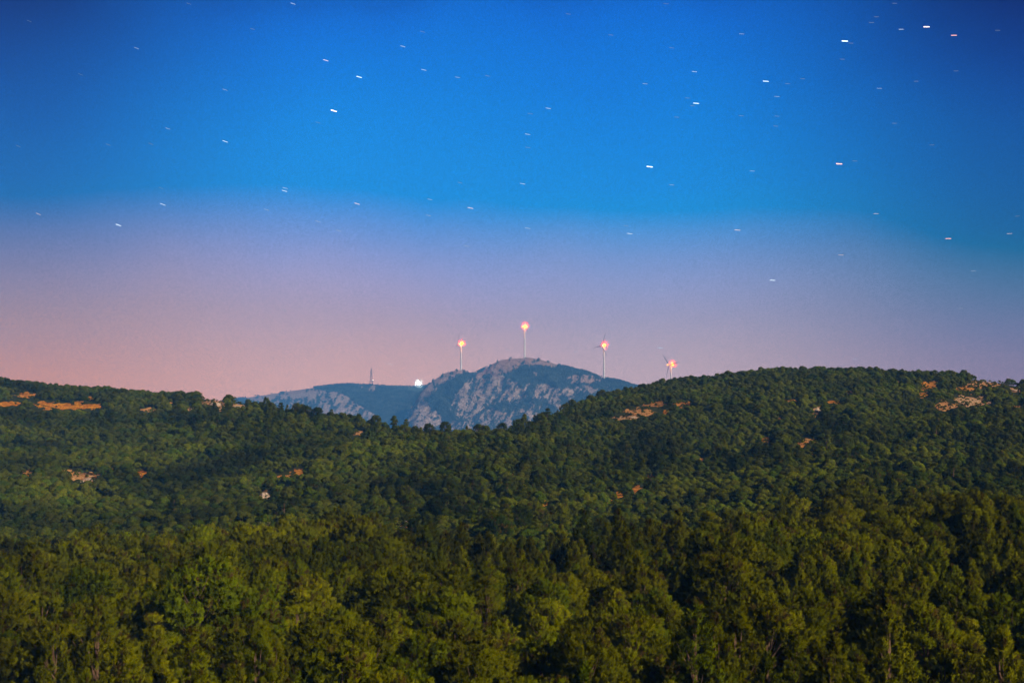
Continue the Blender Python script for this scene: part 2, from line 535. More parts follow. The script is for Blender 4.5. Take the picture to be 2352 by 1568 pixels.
def build_hills():
    us = np.concatenate([np.linspace(-1.6, -0.42, 60, endpoint=False), np.linspace(-0.42, 0.42, 760), np.linspace(0.42, 1.6, 61)[1:]])
    ds = np.concatenate([np.linspace(2, 80, 40, endpoint=False), np.linspace(80, 330, 130, endpoint=False), np.linspace(330, 1020, 520, endpoint=False), np.linspace(1020, 1750, 60)])
    U, D = np.meshgrid(us, ds)
    X, Y = U * D, D
    Z = terrain(X, Y)
    px, py = proj(X, Y, Z)
    b, p = bare_at(px, py)
    ok = (Y > 300)
    b *= ok; p *= ok
    nr, nc = U.shape
    idx = np.arange(nr * nc).reshape(nr, nc)
    f = np.stack([idx[:-1, :-1], idx[:-1, 1:], idx[1:, 1:], idx[1:, :-1]], -1).reshape(-1, 4)
    v = np.stack([X, Y, Z], -1).reshape(-1, 3)
    o = obj('hills', mesh_from('hills', v, f, [M_HILL], True, {'bare': b.ravel(), 'pale': p.ravel()}))
    tag(o, kind='structure')
    # slope under and behind the viewpoint
    xs, ys = np.linspace(-400, 400, 90), np.linspace(-300, 3, 50)
    X, Y = np.meshgrid(xs, ys)
    Z = -1.9 - 31 * smooth01(np.abs(X) / 160.0) * 0 - 2.2 + 2.0 * fbm(X / 20, Y / 20, 3, 3) - np.abs(X) * 0.10
    idx = np.arange(X.size).reshape(X.shape)
    f = np.stack([idx[:-1, :-1], idx[:-1, 1:], idx[1:, 1:], idx[1:, :-1]], -1).reshape(-1, 4)
    o = obj('lookout_ground', mesh_from('lookout_ground', np.stack([X, Y, Z], -1).reshape(-1, 3), f, [M_HILL], True, {'bare': np.zeros(X.size), 'pale': np.zeros(X.size)}))
    tag(o, kind='structure')
    # valley floor out to the horizon
    g = 5500
    o = obj('ground', mesh_from('ground', [(-g, -g, -90), (g, -g, -90), (g, 8300, -90), (-g, 8300, -90)], [(0, 1, 2, 3)], [M_HILL]))
    tag(o, kind='structure')


build_hills()


# ------------------------------------------------------------------ mountain
def zc(X, Y):                       # from the working grid of the middle distance to picture units
    return 571.7 + 0.4167 * X, 718.7 + 0.4167 * Y


def poly(*pts):
    return [zc(*p) for p in pts]


ROCKS = [  # polygon, density, brownness
    (poly((-20, 470), (100, 440), (200, 418), (330, 412), (430, 425), (300, 470), (160, 480), (60, 500)), .70, .5),
    (poly((40, 500), (200, 455), (400, 425), (480, 430), (560, 470), (620, 510), (690, 560), (700, 600), (400, 560)), .56, .1),
    (poly((600, 400), (700, 405), (700, 440), (620, 430)), .42, .3),
    (poly((850, 600), (895, 520), (930, 465), (960, 470), (1000, 515), (1060, 560), (1070, 620), (950, 650)), .72, .0),
    (poly((930, 470), (990, 400), (1050, 345), (1110, 312), (1170, 308), (1210, 322), (1150, 350), (1060, 385), (1030, 430), (985, 470)), .70, .7),
    (poly((1110, 530), (1140, 440), (1200, 380), (1250, 350), (1330, 330), (1440, 360), (1520, 420), (1500, 470), (1400, 480), (1300, 530), (1200, 590), (1150, 570)), .60, .0),
    (poly((1240, 350), (1300, 300), (1350, 265), (1430, 243), (1540, 235), (1640, 255), (1740, 290), (1660, 300), (1560, 290), (1480, 300), (1420, 335), (1330, 350)), .68, .8),
    (poly((1230, 600), (1300, 545), (1360, 525), (1420, 560), (1450, 600), (1450, 660), (1180, 660)), .58, .0),
    (poly((1730, 360), (1800, 340), (1870, 350), (1945, 345), (1950, 370), (1880, 395), (1780, 385)), .52, .5),
    (poly((1560, 480), (1590, 395), (1640, 385), (1700, 415), (1800, 425), (1790, 465), (1700, 455), (1730, 510), (1760, 540), (1680, 510), (1620, 440)), .58, .0),
    (poly((1840, 400), (1880, 400), (1920, 440), (1880, 440)), .6, .0),
    (poly((1490, 530), (1560, 530), (1610, 560), (1560, 580), (1500, 560)), .60, .0),
    (poly((1570, 330), (1590, 325), (1580, 355)), .75, .1),
    (poly((1180, 440), (1300, 340), (1450, 380), (1620, 400), (2000, 410), (2030, 440), (1700, 580), (1500, 660), (1120, 660)), .37, .0),
    (poly((1100, 600), (1250, 590), (1250, 680), (1080, 680)), .5, .0),
]


def inside(px, py, pg):
    r = np.zeros(px.shape, bool)
    n = len(pg)
    for i in range(n):
        x1, y1 = pg[i]; x2, y2 = pg[(i + 1) % n]
        c = ((y1 > py) != (y2 > py)) & (px < (x2 - x1) * (py - y1) / (y2 - y1 + 1e-9) + x1)
        r ^= c
    return r


def rock_mask(px, py):
    wx = px + 10 * (fbm(px / 12, py / 12, 3, 71) - 0.5); wy = py + 10 * (fbm(px / 12, py / 12, 3, 72) - 0.5)
    dens = np.zeros(px.shape); br = np.zeros(px.shape)
    for pg, dn, b in ROCKS:
        i = inside(wx, wy, pg)
        dens = np.where(i, np.maximum(dens, dn), dens)
        br = np.where(i, b, br)
    # rock ribs lean downhill to the left
    sx, sy = px + 0.55 * py, py
    nz = 0.65 * fbm(sx / 5.5, sy / 12, 4, 81, .6) + 0.35 * fbm(px / 3.0, py / 3.0, 3, 83)
    rk = np.clip((nz - (1 - dens) * 0.66 - 0.145) * 16, 0, 1)
    rk = np.where(dens > 0.01, rk, 0)
    return rk, br


K = 2.1                             # the mountain stands 7 km off


def polar_sheet(name, crest, d_foot, w_foot_Y, ncol, nrow, back, seed, rough):
    cu = np.array([uw(c[0], c[1])[0] for c in crest]); cw = np.array([uw(c[0], c[1])[1] for c in crest]); cd = np.array([c[2] for c in crest], float)
    fw = uw(1176, w_foot_Y)[1]

    def h(u, d):
        d = d / K
        w1, dc = np.interp(u, cu, cw), np.interp(u, cu, cd)
        t = (d - d_foot) / (dc - d_foot)
        tt = np.clip(t, 0, 1)
        z0, z1 = fw * d_foot, w1 * dc
        env = np.sin(np.pi * np.clip(tt, 0, 1)) ** 0.8
        x = u * d
        rid = np.abs(fbm((x + 0.35 * d) / 95, d / 260, 4, seed) - 0.5) * 2
        z = z0 + (z1 - z0) * (tt ** 0.9) + rough * env * (0.42 - rid) + rough * 0.42 * env * (fbm(x / 22, d / 30, 3, seed + 5) - .5)
        z = np.where(t > 1, z1 - 0.25 * (d - dc) - 0.0004 * (d - dc) ** 2, z)
        return np.maximum(z * K, -95)
    us = np.linspace(cu[0], cu[-1], ncol)
    tl = np.concatenate([np.linspace(0, 1, nrow), 1 + np.linspace(0.02, 1, 30)])
    dcs = np.interp(us, cu, cd)
    T, U = np.meshgrid(tl, us, indexing='ij')
    DC = np.interp(U, cu, cd)
    D = np.where(T <= 1, d_foot + (DC - d_foot) * T, DC + (T - 1) * back)
    D = D * K
    X, Y = U * D, D
    Z = h(U, D)
    px, py = proj(X, Y, Z)
    rk, br = rock_mask(px, py)
    idx = np.arange(X.size).reshape(X.shape)
    f = np.stack([idx[:-1, :-1], idx[:-1, 1:], idx[1:, 1:], idx[1:, :-1]], -1).reshape(-1, 4)
    o = obj(name, mesh_from(name, np.stack([X, Y, Z], -1).reshape(-1, 3), f, [M_MOUNT], True, {'rock': rk.ravel(), 'brown': br.ravel()}))
    tag(o, kind='structure')
    return h, (cu, cd)


RIDGE = [(-700, 980, 3600), (0, 960, 3600), (500, 922, 3650), (560, 914, 3650), (600, 908, 3650), (640, 902, 3650), (700, 893, 3650), (740, 887, 3650), (770, 883, 3650), (800, 882, 3650),
         (850, 884, 3650), (900, 887, 3650), (940, 888, 3650), (975, 887, 3650), (1010, 880, 3650), (1100, 870, 3650), (1300, 870, 3650), (1420, 873, 3650), (1460, 882, 3650),
         (1540, 892, 3600), (1700, 900, 3600), (2300, 930, 3600), (3000, 960, 3600)]
MASSIF = [(820, 1080, 3050), (870, 1040, 3080), (905, 1010, 3100), (925, 985, 3120), (936, 957, 3150), (947, 932, 3180), (960, 908, 3200), (978, 888, 3230), (1000, 870, 3260), (1020, 858, 3280), (1038, 852, 3300),
          (1058, 850, 3300), (1068, 853, 3305), (1079, 859, 3310), (1090, 858, 3320), (1104, 850, 3325), (1116, 845, 3330), (1132, 835, 3340), (1150, 827, 3350), (1170, 824, 3350), (1200, 822, 3350), (1215, 821, 3350),
          (1240, 825, 3350), (1280, 837, 3340), (1320, 847, 3330), (1350, 854, 3320), (1380, 867, 3310), (1420, 873, 3300), (1450, 882, 3290), (1480, 893, 3280), (1530, 915, 3250), (1620, 960, 3200), (1720, 1020, 3150)]
h_ridge, r_ridge = polar_sheet('distant_ridge', RIDGE, 3050, 1030, 900, 240, 700, 301, 26)
h_mass, r_mass = polar_sheet('mountain', MASSIF, 2780, 1040, 820, 420, 500, 401, 48)


# ------------------------------------------------------------------ vegetation meshes
def quads(c, a, b):
    """centres c, half axes a and b -> verts, faces"""
    v = np.stack([c - a - b, c + a - b, c + a + b, c - a + b], 1).reshape(-1, 3)
    f = np.arange(len(c) * 4).reshape(-1, 4)
    return v, f


def rand_unit(n):
    v = RNG.normal(size=(n, 3))
    return v / np.linalg.norm(v, axis=1, keepdims=True)


def norm(v):
    return v / np.maximum(np.linalg.norm(v, axis=-1, keepdims=True), 1e-6)


def tube(path, radii, k=7):
    """tapered tube through the points"""
    vs, fs = [], []
    path = [Vector(p) for p in path]
    for i, p in enumerate(path):
        d = (path[min(i + 1, len(path) - 1)] - path[max(i - 1, 0)]).normalized()
        s = d.orthogonal().normalized(); t = d.cross(s)
        for j in range(k):
            a = 2 * math.pi * j / k
            vs.append(p + (s * math.cos(a) + t * math.sin(a)) * radii[i])
    for i in range(len(path) - 1):
        for j in range(k):
            fs.append((i * k + j, i * k + (j + 1) % k, (i + 1) * k + (j + 1) % k, (i + 1) * k + j))
    return vs, fs


def merge(parts):
    V, Fc, o = [], [], 0
    for v, f in parts:
        V += [tuple(q) for q in v]
        Fc += [tuple(i + o for i in q) for q in f]
        o += len(v)
    return V, Fc


def crown_lobes(kind, H, R, n):
    """puff centres and radii of a crown that stands on z=0"""
    out = []
    for i in range(n):
        a = RNG.uniform(0, 2 * math.pi)
        if kind == 'round':            # broad uneven dome
            t = RNG.uniform(0, 1) ** 0.8
            z = H * (0.38 + 0.58 * t)
            rr = R * math.sqrt(max(0.0, 1 - (t * 0.98) ** 2.2)) * (0.80 + 0.25 * math.sin(2 * a + 1.1) * 0.6 + RNG.uniform(-.30, .16))
            rl = RNG.uniform(0.13, 0.24) * R
        elif kind == 'spire':          # younger pine, narrow top
            t = RNG.uniform(0, 1)
            z = H * (0.20 + 0.80 * t)
            rr = R * (1 - t) ** 0.85 * (0.86 + RNG.uniform(-.25, .18))
            rl = RNG.uniform(0.13, 0.20) * R * (1.15 - 0.65 * t)
        else:                          # 'tiered'
            lay = RNG.integers(0, 6)
            t = lay / 5.0
            z = H * (0.30 + 0.64 * t) + RNG.uniform(-.12, .12)
            rr = R * (1 - t * 0.85) * (0.55 + 0.45 * RNG.uniform()) * (0.8 + 0.35 * math.sin(a * 2 + lay * 2.1))
            rl = RNG.uniform(0.12, 0.21) * R
        out.append((rr * math.cos(a), rr * math.sin(a), z, rl))
    return np.array(out)


def pine_crown(name, kind, H, R, nl, nt_, nb, bl, bw, mat):
    lobes = crown_lobes(kind, H, R, nl)
    C, A, B, T, PN = [], [], [], [], []
    for (x, y, z, r) in lobes:
        n = max(4, int(nt_ * (r / (0.17 * R)) ** 2))
        d = rand_unit(n)
        d[:, 2] = np.where(d[:, 2] < -0.35, -d[:, 2], d[:, 2])
        flat = 1.2 if kind == 'round' else (2.1 if kind == 'spire' else .8)
        tc_ = np.array([x, y, z]) + d * r * np.array([1, 1, flat]) * RNG.uniform(.8, 1.12, (n, 1))
        ax = norm(d * np.array([1, 1, .8]) + np.array([0, 0, 1.1 if kind != 'spire' else 1.9]) + norm(np.array([[x, y, 0.01]])) * 0.25)
        lt = RNG.uniform()
        k = nb
        dirs = norm(np.repeat(ax, k, 0) * 1.0 + rand_unit(n * k) * 0.9)
        ln = bl * RNG.uniform(.6, 1.15, (n * k, 1))
        base = np.repeat(tc_, k, 0) + np.repeat(ax, k, 0) * (RNG.uniform(-.8, 1.1, (n * k, 1)) * bl * np.repeat(RNG.uniform(.5, 1.25, (n, 1)), k, 0))
        side = norm(np.cross(dirs, rand_unit(n * k)))
        C.append(base + dirs * ln * 0.5); A.append(dirs * ln * 0.5); B.append(side * bw * 0.5)
        tt = np.clip((0.08 if lt < .09 else 0.5 + 0.35 * (lt - .5)) + RNG.normal(0, .08, n), 0, 1)
        T.append(np.repeat(tt, k * 4))
        pn = norm(d + ax * .35 + norm(np.array([[x, y, (z - H * .45) * .8]])) * .35)
        PN.append(np.repeat(norm(pn + rand_unit(n) * .25), k * 4, 0))
    v, f = quads(np.concatenate(C), np.concatenate(A), np.concatenate(B))
    return mesh_from(name, v, f, [mat], False, {'tint': np.concatenate(T)}, np.concatenate(PN)), lobes


def pine_trunk(name, H, lobes, r0, lean):
    parts = []
    top = Vector((lean * 0.6, -lean * 0.3, H * 0.88))
    path = [Vector((0, 0, -0.8)), Vector((lean * .1, 0.05, H * .2)), Vector((lean * .45, -lean * .1, H * .5)), top]
    parts.append(tube(path, [r0 * 1.15, r0 * .9, r0 * .62, r0 * .16]))
    for i in RNG.choice(len(lobes), min(len(lobes), 16), replace=False):
        x, y, z, r = lobes[i]
        zb = z * RNG.uniform(.55, .8)
        s = Vector((lean * .5 * zb / H, 0, zb))
        e = Vector((x, y, z))
        m = s.lerp(e, .5) + Vector((0, 0, -0.18))
        parts.append(tube([s, m, e], [r0 * .32, r0 * .2, r0 * .07], 5))
    v, f = merge(parts)
    return mesh_from(name, v, f, [M_BARK], True)


def leaf_crown(name, H, R, nl, nleaf, size, mat, dome=1.0):
    """round evergreen-oak crown: many small leaf sprays on overlapping puffs"""
    C, A, B, T, PN = [], [], [], [], []
    sx = RNG.uniform(.8, 1.15)
    for i in range(nl):
        a = RNG.uniform(0, 2 * math.pi); t = RNG.uniform(0.0, 1)
        ph = t ** .75 * math.pi / 2
        rr = R * math.cos(ph) * RNG.uniform(.72, .95) * (1 + .15 * math.sin(3 * a + sx * 9))
        z = H * (0.25 + 0.62 * math.sin(ph) * RNG.uniform(.86, 1.05))
        r = R * RNG.uniform(.20, .36)
        lt = RNG.uniform()
        d = rand_unit(nleaf)
        d[:, 2] = np.where(d[:, 2] < -0.5, -d[:, 2], d[:, 2])
        c = np.array([rr * math.cos(a) * sx, rr * math.sin(a) / sx, z]) + d * r * RNG.uniform(.78, 1.1, (nleaf, 1)) * np.array([1, 1, .85])
        nrm = norm(d + rand_unit(nleaf) * .75)
        s1 = norm(np.cross(nrm, rand_unit(nleaf))); s2 = np.cross(nrm, s1)
        sz = size * RNG.uniform(.55, 1.2, (nleaf, 1))
        C.append(c); A.append(s1 * sz); B.append(s2 * sz * .62)
        T.append(np.repeat(np.clip(.5 + .5 * (lt - .5) + RNG.normal(0, .15, nleaf), 0, 1), 4))
        PN.append(np.repeat(norm(d + rand_unit(nleaf) * .3 + np.array([math.cos(a) * .3, math.sin(a) * .3, .3])), 4, 0))
    v, f = quads(np.concatenate(C), np.concatenate(A), np.concatenate(B))
    return mesh_from(name, v, f, [mat], False, {'tint': np.concatenate(T)}, np.concatenate(PN))


def bush_trunk(name, H, R):
    parts = []
    for i in range(4):
        a = i * 1.7 + RNG.uniform(-.3, .3)
        e = Vector((math.cos(a) * R * .45, math.sin(a) * R * .45, H * .6))
        parts.append(tube([Vector((0, 0, -.5)), Vector((e.x * .3, e.y * .3, H * .25)), e], [.16, .11, .04], 5))
    v, f = merge(parts)
    return mesh_from(name, v, f, [M_BARK], True)


PINES = []            # (crown mesh, trunk mesh, height, kind)
for i, (kd, H, R) in enumerate([('round', 10.5, 3.9), ('round', 9.6, 3.5), ('round', 11.5, 4.3), ('round', 10.0, 3.2),
                                ('spire', 10.0, 3.0), ('spire', 11.2, 3.3), ('spire', 9.0, 2.7), ('tiered', 11, 3.6)]):
    me, lb = pine_crown('pine_crown', kd, H, R, 74 if kd != 'spire' else 96, 13, 26, 0.27, 0.038, M_PINE)
    PINES.append((me, pine_trunk('pine_trunk', H, lb, 0.24, RNG.uniform(-.6, .6)), H, kd))
HPINES = []
for i, (kd, H, R) in enumerate([('tiered', 9.0, 3.3), ('tiered', 10.5, 3.7), ('round', 8.0, 3.7), ('spire', 8.0, 2.8), ('tiered', 7.5, 3.5)]):
    me, lb = pine_crown('pine_crown', kd, H, R, 60, 9, 10, 0.40, 0.11, M_MIDPINE)
    HPINES.append((me, pine_trunk('pine_trunk', H, lb, 0.22, RNG.uniform(-.6, .6)), H, kd))
BUSH = []
for i, (H, R) in enumerate([(3.6, 2.5), (4.2, 2.8), (3.0, 2.3), (4.8, 3.0), (3.4, 3.0)]):
    BUSH.append((leaf_crown('oak_crown', H, R, 34, 46, 0.20, M_OAK), bush_trunk('oak_trunk', H, R), H))
FARB = [leaf_crown('far_crown', 5.0, 3.2, 12, 14, 0.75, M_FAR) for i in range(3)]


# ------------------------------------------------------------------ scatter
def jitter_grid(x0, x1, y0, y1, s, j=0.42):
    xs, ys = np.arange(x0, x1, s), np.arange(y0, y1, s)
    X, Y = np.meshgrid(xs, ys)
    X = X + (np.arange(len(ys)) % 2)[:, None] * s * .5
    X = X + RNG.uniform(-j, j, X.shape) * s; Y = Y + RNG.uniform(-j, j, Y.shape) * s
    return X.ravel(), Y.ravel()


def stuff_cloud(name, label, cat, pts, rot, scl, pick, protos, mat):
    """one object: a point cloud that carries the crowns of trees too many to count"""
    me = bpy.data.meshes.new(name)
    me.vertices.add(len(pts))
    me.vertices.foreach_set('co', np.asarray(pts, np.float32).ravel())
    for nm, arr in (('rotz', rot), ('scl', scl)):
        a = me.attributes.new(nm, 'FLOAT', 'POINT'); a.data.foreach_set('value', np.asarray(arr, np.float32))
    a = me.attributes.new('pick', 'INT', 'POINT'); a.data.foreach_set('value', np.asarray(pick, np.int32))
    me.materials.append(mat)
    o = obj(name, me)
    g = bpy.data.node_groups.new(name + '_nodes', 'GeometryNodeTree')
    g.interface.new_socket('Geometry', in_out='INPUT', socket_type='NodeSocketGeometry')
    g.interface.new_socket('Geometry', in_out='OUTPUT', socket_type='NodeSocketGeometry')
    n, l = g.nodes.new, g.links.new
    gi, go = n('NodeGroupInput'), n('NodeGroupOutput')
    j = n('GeometryNodeJoinGeometry')
    for p in reversed(protos):
        oi = n('GeometryNodeObjectInfo')
        oi.inputs['Object'].default_value = p
        oi.inputs['As Instance'].default_value = True
        l(oi.outputs['Geometry'], j.inputs[0])

    def attr(nm, tp):
        q = n('GeometryNodeInputNamedAttribute'); q.data_type = tp; q.inputs[0].default_value = nm
        return q.outputs[0]
    iop = n('GeometryNodeInstanceOnPoints')
    l(gi.outputs[0], iop.inputs['Points'])
    l(j.outputs[0], iop.inputs['Instance'])
    iop.inputs['Pick Instance'].default_value = True
    l(attr('pick', 'INT'), iop.inputs['Instance Index'])
    cx = n('ShaderNodeCombineXYZ'); l(attr('rotz', 'FLOAT'), cx.inputs[2])
    l(cx.outputs[0], iop.inputs['Rotation'])
    cs = n('ShaderNodeCombineXYZ')
    sc = attr('scl', 'FLOAT')
    for k in range(3): l(sc, cs.inputs[k])
    l(cs.outputs[0], iop.inputs['Scale'])
    l(iop.outputs[0], go.inputs[0])
    md = o.modifiers.new('scatter', 'NODES'); md.node_group = g
    tag(o, label, cat, kind='stuff')
    return o


ORD = ['leftmost', 'second', 'third', 'fourth', 'fifth', 'sixth', 'seventh', 'eighth', 'ninth', 'tenth', 'eleventh', 'twelfth', 'thirteenth', 'fourteenth', 'fifteenth', 'sixteenth', 'seventeenth', 'eighteenth', 'nineteenth', 'twentieth']


def ordn(i):
    if i < len(ORD): return ORD[i]
    k = i + 1
    return '%d%s' % (k, 'th' if 10 <= k % 100 <= 20 else {1: 'st', 2: 'nd', 3: 'rd'}.get(k % 10, 'th'))


def place_tree(name, crown, trunk, x, y, z, rz, s, label, cat, group):
    e = bpy.data.objects.new(name, None)
    e.empty_display_size = 1
    COL.objects.link(e)
    e.location = (x, y, z); e.rotation_euler = (0, 0, rz); e.scale = s
    tag(e, label, cat, group)
    c = obj('crown', crown, e)
    t = obj('trunk', trunk, e)
    return e, c, t


# --- near pines
X, Y = jitter_grid(-190, 190, 78, 330, 5.0)
U = X / Y
FG_EDGE = [(-1000, 295), (0, 272), (300, 280), (450, 292), (900, 292), (1200, 292), (1350, 292), (1500, 298), (1650, 318), (1800, 330), (3300, 330)]
PX, _ = proj(X, Y, np.zeros_like(X))
keep = (np.abs(U) < 0.41) & (Y < np.interp(PX, [e[0] for e in FG_EDGE], [e[1] for e in FG_EDGE]))
gap = fbm(X / 13, Y / 13, 2, 55)
keep &= gap > 0.27
X, Y = X[keep], Y[keep]
Z = terrain(X, Y)
young = fbm(X / 45 + 3, Y / 45, 2, 61) + np.where(Y < 135, .12, -.14)
order = np.argsort(Y)
X, Y, Z, young = X[order], Y[order], Z[order], young[order]
pk = np.where(young > 0.52, RNG.integers(4, 7, len(X)), RNG.choice([0, 1, 2, 3, 7], len(X), p=[.27, .24, .22, .20, .07]))
sc = RNG.uniform(.66, 1.16, len(X)) * np.where(fbm(X / 22, Y / 22, 2, 66) > .55, 1.1, .95)
rz = RNG.uniform(0, 6.283, len(X))
ZT = Z + np.array([PINES[k][2] for k in pk]) * sc
TX, TY = proj(X, Y, ZT)
vis = (TX > -60) & (TX < 2412) & (TY < 1590)
N_IND = 282
cand = np.where(vis)[0][:N_IND]
ind = set(cand.tolist())
ROWW = ['nearest', 'second', 'third', 'fourth', 'fifth', 'sixth', 'seventh', 'eighth', 'ninth', 'tenth', 'eleventh', 'twelfth', 'thirteenth', 'fourteenth', 'fifteenth', 'sixteenth', 'seventeenth', 'eighteenth']
rowlen = 18
pine_objs = []
for r in range(0, len(cand), rowlen):
    row = sorted(cand[r:r + rowlen], key=lambda i: TX[i])
    for q, i in enumerate(row):
        kd = PINES[pk[i]][3]
        look = {'round': 'rounded olive-green pine', 'spire': 'narrow pointed green pine', 'tiered': 'layered dark olive pine'}[kd]
        rw = ROWW[r // rowlen]
        rowtxt = 'nearest row at the bottom edge' if r == 0 else '%s row up from the bottom edge' % rw
        ot = 'leftmost' if q == 0 else ('rightmost' if q == len(row) - 1 else '%s from left' % ordn(q))
        lab = '%s %s, %s' % (look, rowtxt, ot)
        e, c, t = place_tree('pine_tree', PINES[pk[i]][0], PINES[pk[i]][1], X[i], Y[i], Z[i], rz[i],
                             (sc[i] * RNG.uniform(.93, 1.1), sc[i] * RNG.uniform(.93, 1.1), sc[i]), lab, 'pine tree', 'pines of the near forest')
        pine_objs.append((pk[i], c))
PROTO = {}
for k, c in pine_objs:
    PROTO.setdefault(int(k), c)
avail = sorted(PROTO)
rest = np.array([i for i in range(len(X)) if i not in ind])
pick = np.array([avail.index(int(k)) if int(k) in PROTO else 0 for k in pk[rest]])
stuff_cloud('pine_forest', 'olive-green pine forest farther back on the near shelf', 'forest', np.stack([X[rest], Y[rest], Z[rest]], -1), rz[rest], sc[rest], pick, [PROTO[k] for k in avail], M_PINE)

# --- hill pines that stand out (seen X, base Y, variant, scale), then scattered hill pines
HERO = [(1258, 990, 1, .95, 'dark flat-topped pine at the foot of the right hill, breaking the skyline'),
        (905, 988, 0, .85, 'spiky dark pine breaking the saddle skyline below the white light'),
        (1022, 992, 2, .80, 'broad dark pine on the saddle skyline below the stony left shoulder'),
        (1100, 996, 2, .72, 'low spreading pine on the saddle skyline below the mountain centre'),
        (1072, 998, 3, .62, 'small pointed pine on the saddle skyline, between the two spreading pines'),
        (1190, 990, 2, .75, 'low bushy pine on the saddle skyline left of the flat-topped pine'),
        (760, 1000, 2, .6, 'dark bushy pine on the left slope, left of the lattice mast'),
        (652, 1200, 1, .72, 'tall layered pine beside the pale rock on the left hillside'),
        (1085, 1150, 0, .85, 'layered pine with golden boughs low on the middle hillside'),
        (1165, 1160, 1, .72, 'tall tiered pine beside the red gully on the middle hillside'),
        (1100, 1190, 0, .66, 'lower tiered pine in front of the golden layered pine'),
        (1310, 1040, 4, .95, 'pale green spreading pine below the foot of the right hill'),
        (1440, 1060, 0, .85, 'dark pine with a pale trunk on the lower right hillside'),
        (2150, 1010, 2, 1.0, 'dark round pine below the pale scree on the right hill'),
        (2420 - 520, 1050, 4, .95, 'dark layered pine in the middle of the right hillside'),
        (400, 1200, 0, .80, 'bright green layered pine low on the left hillside'),
        (560, 985, 4, 1.0, 'dark layered pine below the pale rocks of the left crest'),
        (2190, 1120, 1, .85, 'pale-boughed layered pine at the far right above the near forest')]


def ground_hit(X, Y, d0=310, d1=1015):
    ds = np.linspace(d0, d1, 1400)
    u, w = uw(X, Y)
    z = terrain(u * ds, ds)
    below = z >= w * ds
    i = int(np.argmax(below)) if below.any() else int(np.argmax(z / ds))
    return u * ds[i], ds[i], z[i]


hero_xy = []
hproto = {}
for (hx, hy, k, s, lab) in HERO:
    x, y, z = ground_hit(hx, hy)
    hero_xy.append((x, y))
    e, c, t = place_tree('pine_tree', HPINES[k][0], HPINES[k][1], x, y, z - .2, RNG.uniform(0, 6.28), (s * 1.2, s * 1.2, s * 1.15), lab, 'pine tree', 'pines standing out on the hills')
    hproto.setdefault(k, c)
hk = sorted(hproto)

X, Y = jitter_grid(-420, 420, 325, 1030, 7.5)
U = X / Y
keep = (np.abs(U) < 0.40) & (Y < np.interp(U, _cu, _cd) + 5)
X, Y = X[keep], Y[keep]
Z = terrain(X, Y)
px, py = proj(X, Y, Z)
# pine stands: lower slopes, the centre, and the belt under each crest
dens = fbm(px / 120 + 4, py / 40 + 1, 3, 91)
base = np.interp(px, [0, 350, 700, 1000, 1250, 1600, 2352], [.30, .34, .42, .62, .66, .56, .52])
base = base + np.where(py > 1180, .10, 0) + np.where((py < 1010) & (px > 600) & (px < 1280), .25, 0) - np.where(((px < 600) & (py < 935)) | ((px > 1320) & (py < 975)), .5, 0)
base = base + np.where((px > 100) & (px < 700) & (py > 950) & (py < 1000), .25, 0) + np.where((px > 1900) & (py > 1000), .15, 0)
prob = np.clip((dens - (1 - base) - .08) * 3 + .10 * base, 0, .7)
b, _ = bare_at(px, py - 18, 10)
b2, _ = bare_at(px, py - 6, 10)
keep = (RNG.uniform(size=len(X)) < prob) & (b < .1) & (b2 < .1)
X, Y, Z = X[keep], Y[keep], Z[keep]
pk = RNG.choice([hk.index(k_) for k_ in (0, 1, 2, 3, 4)], len(X), p=[.16, .14, .42, .10, .18])
sc = RNG.uniform(.4, .95, len(X)) * (0.8 + .4 * fbm(X / 40, Y / 40, 2, 79))
stuff_cloud('hill_pines', 'pines scattered through the scrub of the middle hills', 'forest', np.stack([X, Y, Z], -1), RNG.uniform(0, 6.28, len(X)), sc, pk, [hproto[k] for k in hk], M_MIDPINE)

# --- evergreen oaks and scrub of the hills
X, Y = jitter_grid(-430, 430, 305, 1060, 3.5)
U = X / Y
keep = (np.abs(U) < 0.41) & (Y < np.interp(U, _cu, _cd) + 12)
X, Y = X[keep], Y[keep]
Z = terrain(X, Y)
px, py = proj(X, Y, Z)
b, _ = bare_at(px, py, 1.5)
for off in (6, 12, 18):
    bb, _ = bare_at(px, py - off * (650 / Y) * .9, 3)
    b = np.maximum(b, bb)
small = (b >= .25) & (RNG.uniform(size=len(X)) < np.where((px < 260) & (py < 950), .10, .42))
keep = ((b < .25) | small) & (fbm(X / 9, Y / 9, 2, 77) > .22)
X, Y, Z, px, py, small = X[keep], Y[keep], Z[keep], px[keep], py[keep], small[keep]
sc = RNG.uniform(.5, 1.12, len(X)) * (0.45 + 1.05 * fbm(X / 22, Y / 22, 3, 78))
sc = np.where(small, RNG.uniform(.18, .55, len(X)), sc)
pk = RNG.integers(0, len(BUSH), len(X))
rz = RNG.uniform(0, 6.28, len(X))
TX, TY = proj(X, Y, Z + 3.5 * sc)
EDGE_X = [0, 200, 400, 600, 900, 1150, 1300, 1450, 1600, 1700, 1900, 2352]
EDGE_Y = [1275, 1260, 1215, 1205, 1190, 1185, 1205, 1215, 1190, 1150, 1115, 1120]
vis = (TX > 0) & (TX < 2352) & (TY < np.interp(TX, EDGE_X, EDGE_Y))
order = np.argsort(np.where(vis, Y, 1e9))
cand = order[:297]
bush_proto = {}
BANDS = [('dark green', 0)]
rowlen = 27
